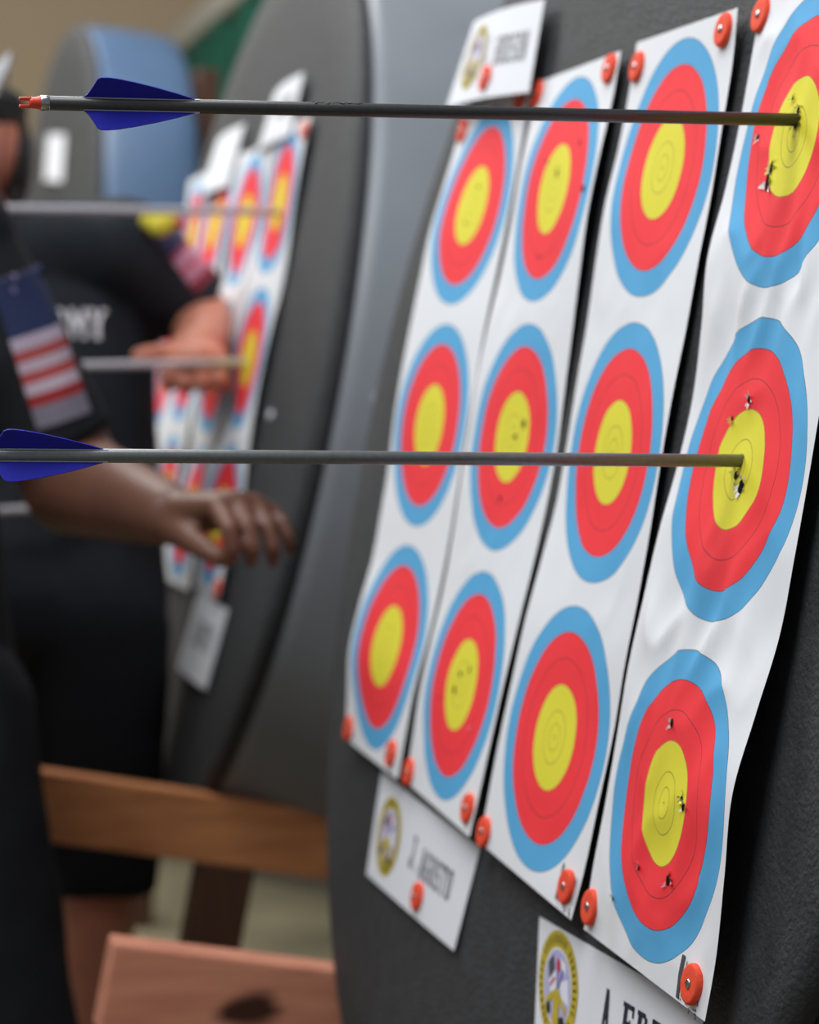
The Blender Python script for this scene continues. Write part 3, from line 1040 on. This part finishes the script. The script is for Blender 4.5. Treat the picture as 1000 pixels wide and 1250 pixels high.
limb(bm, [at(-310, 400, 2.54), at(-270, 640, 2.53), at(-200, 860, 2.52)], [.14, .125, .135])
add_tube(bm, shA, cf, .070, .069, 24)
add_tube(bm, shAr, elAr.lerp(shAr, .1), .076, .068, 24)
shirtA = fuse('shirt', bm, .008, M['shirt'], A, 4, .004, 8)
bm = bmesh.new()
limb(bm, [at(-130, 850, 2.5), at(-180, 850, 2.52)], [.125, .125])
limb(bm, [hipL, knL], [.112, .086])
limb(bm, [hipR, knR], [.112, .086])
add_tube(bm, knL, anL + Vector((0, 0, .0)), .086, .075, 24)
add_tube(bm, knR, anR + Vector((0, 0, .0)), .086, .075, 24)
fuse('trousers', bm, .008, M['shorts'], A, 4, .004, 8)
for an_ in (anL, anR):
    bm = bmesh.new()
    limb(bm, [an_ + Vector((.01, .03, -.045)), an_ + Vector((-.07, -.17, -.052))], [.047, .040])
    add_box(bm, an_ + Vector((-.03, -.07, -.078)), Vector((-.4, -.92, 0)).normalized(), Vector((.92, -.4, 0)).normalized(), Vector((0, 0, 1)), .29, .085, .022, .008)
    fuse('shoe', bm, .007, M['shoe'], A, 3)
bvA = bvh_of(shirtA)
outA = ((CAM - shA).normalized() * .95 + RT * .12).normalized()
patch('sleeve_flag', at(14, 332, 2.46), at(68, 508, 2.49), .033, M['flagA'], bvA, A, outA)
# pale star marks beside the flag's blue
bm = bmesh.new()
for (x, y) in ((16, 340), (15, 356), (14, 385), (17, 404)):
    h = bvA.ray_cast(at(x, y, 2.2), (at(x, y, 3) - at(x, y, 2.2)).normalized())[0]
    if h is not None:
        add_ball(bm, h, .005, .0025, .006, n=8)
if len(bm.verts): from_bm('flag_star', bm, M['starmark'], A, True)

# --- farther man, bent arm, fist closed behind an arrow
DB = 3.08
B = empty('person', at(110, 1578, DB), 'person in charcoal lettered shirt and black shorts, fist at the second butt\'s strips', 'person')
B.location.z = 0
shB, elB, wrB = at(148, 300, 3.13), at(245, 386, 3.215), at(250, 424, 3.085)
shBr, elBr, wrBr = at(-105, 325, 3.25), at(-165, 590, 3.27), at(-110, 770, 3.10)
nkB, hdB = at(-5, 285, 3.2), at(-52, 205, 3.18)
faceB = Vector((-.95, -.3, -.05)).normalized()
hL, hR = at(124, 770, DB), at(22, 770, DB + .03)
kL, kR = at(116, 1110, 3.05), at(-14, 1110, 3.08)
aL, aR = at(112, 1500, 3.12), at(-34, 1500, 3.18)
aL.z = aR.z = .095
bm = bmesh.new()
head(bm, hdB, faceB, Vector((0, 0, 1)))
limb(bm, [at(8, 330, 3.2), hdB - Vector((0, 0, .05))], [.064, .058])
limb(bm, [at(15, 320, 3.2), shB], [.065, .058])
limb(bm, [at(-5, 330, 3.2), shBr], [.065, .058])
limb(bm, [at(85, 400, 3.2), at(100, 580, 3.14), at(112, 740, DB)], [.10, .085, .085])
limb(bm, [at(-25, 400, 3.22), at(40, 580, 3.16), at(42, 740, DB)], [.10, .09, .09])
limb(bm, [shB, elB], [.055, .045])
limb(bm, [elB, elB.lerp(wrB, .35), wrB], [.046, .047, .034])
limb(bm, [shBr, elBr, wrBr], [.055, .044, .03])
limb(bm, [hL, kL, kL.lerp(aL, .35), aL], [.08, .056, .054, .038])
limb(bm, [hR, kR, kR.lerp(aR, .35), aR], [.08, .056, .054, .038])
for an_ in (aL, aR):
    limb(bm, [an_, an_ + Vector((-.02, -.17, -.055))], [.04, .03])
# left fist behind the arrow: palm, four curled fingers, thumb along the arrow
pm = at(236, 428, 3.075)
limb(bm, [wrB, pm], [.034, .034])
kk = [at(205, 438, 3.045), at(224, 434, 3.025), at(246, 432, 3.02), at(268, 436, 3.03)]
for k_ in kk: limb(bm, [pm, k_], [.030, .0135])
limb(bm, [kk[0], kk[1], kk[2], kk[3]], [.013] * 4)
for i, k_ in enumerate(kk):
    x, y = (203, 224, 247, 270)[i], (462, 466, 466, 462)[i]
    limb(bm, [k_, at(x, y, 3.008 + .004 * i), at(x + 4, y + 9, 3.035), at(x + 5, y + 2, 3.06)], [.0115, .0105, .0098, .0085])
limb(bm, [pm, at(196, 432, 3.03), at(180, 432, 3.01), at(168, 434, 3.0)], [.022, .0140, .0115, .0095])
dR = Vector((.05, -.06, -1)).normalized()
fB = Vector((0, -1, 0))
sR = dR.cross(fB).normalized()
limb(bm, [wrBr, wrBr + dR * .09], [.028, .03])
for i in range(4):
    b0 = wrBr + dR * .085 + sR * (.021 * (i - 1.5))
    limb(bm, [b0, b0 + dR * .035 + fB * .006, b0 + dR * (.07 - .008 * abs(i - 1)) + fB * .018], [.0098, .0088, .0072])
limb(bm, [wrBr + dR * .02 + sR * .025, wrBr + dR * .06 + sR * .05 + fB * .02], [.014, .010])
fuse('body', bm, .0046, M['skinB'], B, 3)
bm = bmesh.new()
upv = Vector((0, 0, 1))
sdB = upv.cross(faceB).normalized()
add_ball(bm, hdB + upv * .080 - faceB * .014, .094, .082, .050, faceB, sdB, upv)
add_ball(bm, hdB + upv * .010 - faceB * .080, .027, .066, .085, faceB, sdB, upv)
add_ball(bm, hdB - upv * .055 - faceB * .072, .020, .055, .06, faceB, sdB, upv)
fuse('hair', bm, .006, M['hair'], B, 3)
bm = bmesh.new()
limb(bm, [at(15, 322, 3.2), shB], [.082, .072])
limb(bm, [at(0, 335, 3.2), shBr], [.085, .072])
limb(bm, [at(85, 400, 3.2), at(104, 580, 3.14), at(118, 735, DB)], [.122, .106, .102])
limb(bm, [at(-25, 400, 3.22), at(35, 580, 3.16), at(36, 735, DB)], [.122, .11, .11])
add_tube(bm, shB, elB.lerp(shB, .12), .072, .064, 24)
add_tube(bm, shBr, elBr.lerp(shBr, .12), .072, .062, 24)
shirtB = fuse('shirt', bm, .008, M['shirtB'], B, 4, .004, 8)
bm = bmesh.new()
limb(bm, [hL, hR], [.096, .100])
add_tube(bm, hL, at(120, 1088, 3.06), .097, .080, 24)
add_tube(bm, hR, at(-8, 1088, 3.09), .100, .080, 24)
fuse('shorts', bm, .008, M['shorts'], B, 4, .004, 8)
for an_ in (aL, aR):
    bm = bmesh.new()
    limb(bm, [an_ + Vector((0, .04, -.045)), an_ + Vector((-.02, -.18, -.052))], [.046, .040])
    add_box(bm, an_ + Vector((-.01, -.07, -.078)), Vector((-.1, -.99, 0)).normalized(), Vector((.99, -.1, 0)).normalized(), upv, .29, .085, .022, .008)
    fuse('shoe', bm, .007, M['shoe'], B, 3)
bvB = bvh_of(shirtB)
outB = ((CAM - shB).normalized() * .9 + RT * .25 + Vector((0, 0, .25))).normalized()
patch('sleeve_flag', at(176, 282, 3.17), at(232, 362, 3.24), .033, M['flagB'], bvB, B, outB)
# yellow shoulder patch with a red edge
for nm, pts, m, r_ in (('shoulder_patch', [(184, 270), (196, 268), (207, 272), (194, 278)], 'yellowpatch', .017), ('patch_edge', [(219, 273)], 'redp', .011)):
    bm = bmesh.new()
    for x, y in pts:
        add_ball(bm, at(x, y, 3.06 + (y - 266) * -.001), r_, .012, r_ * .8, n=12)
    fuse(nm, bm, .003, M[m], B, 2)
# chest lettering
bm = bmesh.new()
dirv = (at(95, 390, 3.2) - at(95, 390, 2.5)).normalized()
TH = .14
xs0, xs1 = 36, 132
wd = (xs1 - xs0) / 4
for i, ch in enumerate('ARMY'):
    for poly in glyph(ch):
        ring = []
        sub = []
        for a, b in zip(poly, poly[1:] + poly[:1]):
            sub += [a, a.lerp(b, .5)]
        for p in sub:
            x = xs0 + (i + p.x * .92) * wd
            y = 412 - p.y * 36 + (x - xs0) * .02
            hit = bvB.ray_cast(at(x, y, 2.6), (at(x, y, 3) - at(x, y, 2.6)).normalized())[0]
            ring.append(bm.verts.new((hit if hit is not None else at(x, y, 3.08)) - dirv * .002))
        bm.faces.new(ring)
from_bm('chest_lettering', bm, M['lettering'], B)
bm = bmesh.new()
hit = bvB.ray_cast(at(52, 369, 2.6), (at(52, 369, 3) - at(52, 369, 2.6)).normalized())[0]
c0 = (hit if hit is not None else at(52, 369, 3.1)) - dirv * .002
bm.faces.new([bm.verts.new(c0 + (RT * math.cos(math.pi / 2 + i * math.pi / 5) + UP * math.sin(math.pi / 2 + i * math.pi / 5)) * (.013 if i % 2 == 0 else .006)) for i in range(10)])
from_bm('chest_star', bm, M['lettering'], B)

# recurve bow standing on the floor behind the nearer man, only its white limb tip in view
bow = empty('recurve_bow', at(-130, 1740, 2.76), 'white pointed bow limb tip poking in at the left edge', 'bow')
bow.location.z = 0


def bow_piece(name, pts, m, thick):
    bm = bmesh.new()
    prev = None
    for k, (x, y, h) in enumerate(pts):
        c = at(x, y, 2.76)
        a = pts[max(k - 1, 0)]
        b = pts[min(k + 1, len(pts) - 1)]
        d_ = (at(b[0], b[1], 2.76) - at(a[0], a[1], 2.76)).normalized()
        s_ = FW.cross(d_).normalized()
        ring = [bm.verts.new(c + s_ * (h * i) + FW * (thick * j)) for i, j in ((-1, -1), (1, -1), (1, 1), (-1, 1))]
        if prev:
            for i in range(4):
                bm.faces.new((prev[i], prev[(i + 1) % 4], ring[(i + 1) % 4], ring[i]))
        else:
            bm.faces.new(ring)
        prev = ring
    bm.faces.new(prev[::-1])
    from_bm(name, bm, m, bow)


bow_piece('upper_limb', [(14, 66, .0015), (4, 82, .007), (-10, 100, .011), (-32, 140, .013), (-62, 220, .014), (-88, 340, .015), (-104, 500, .016), (-112, 640, .017)], M['white'], .009)
bow_piece('riser', [(-112, 630, .018), (-128, 700, .020), (-138, 800, .016), (-132, 900, .014), (-142, 1000, .017), (-148, 1120, .020), (-140, 1190, .018)], M['blackp'], .014)
bow_piece('lower_limb', [(-140, 1180, .017), (-142, 1330, .016), (-140, 1480, .015), (-132, 1600, .014), (-118, 1690, .012), (-100, 1730, .010), (-84, 1752, .003)], M['white'], .009)
bm = bmesh.new()
add_tube(bm, at(10, 74, 2.765), at(-90, 1746, 2.765), .0012, n=8)
from_bm('bowstring', bm, M['blackp'], bow)
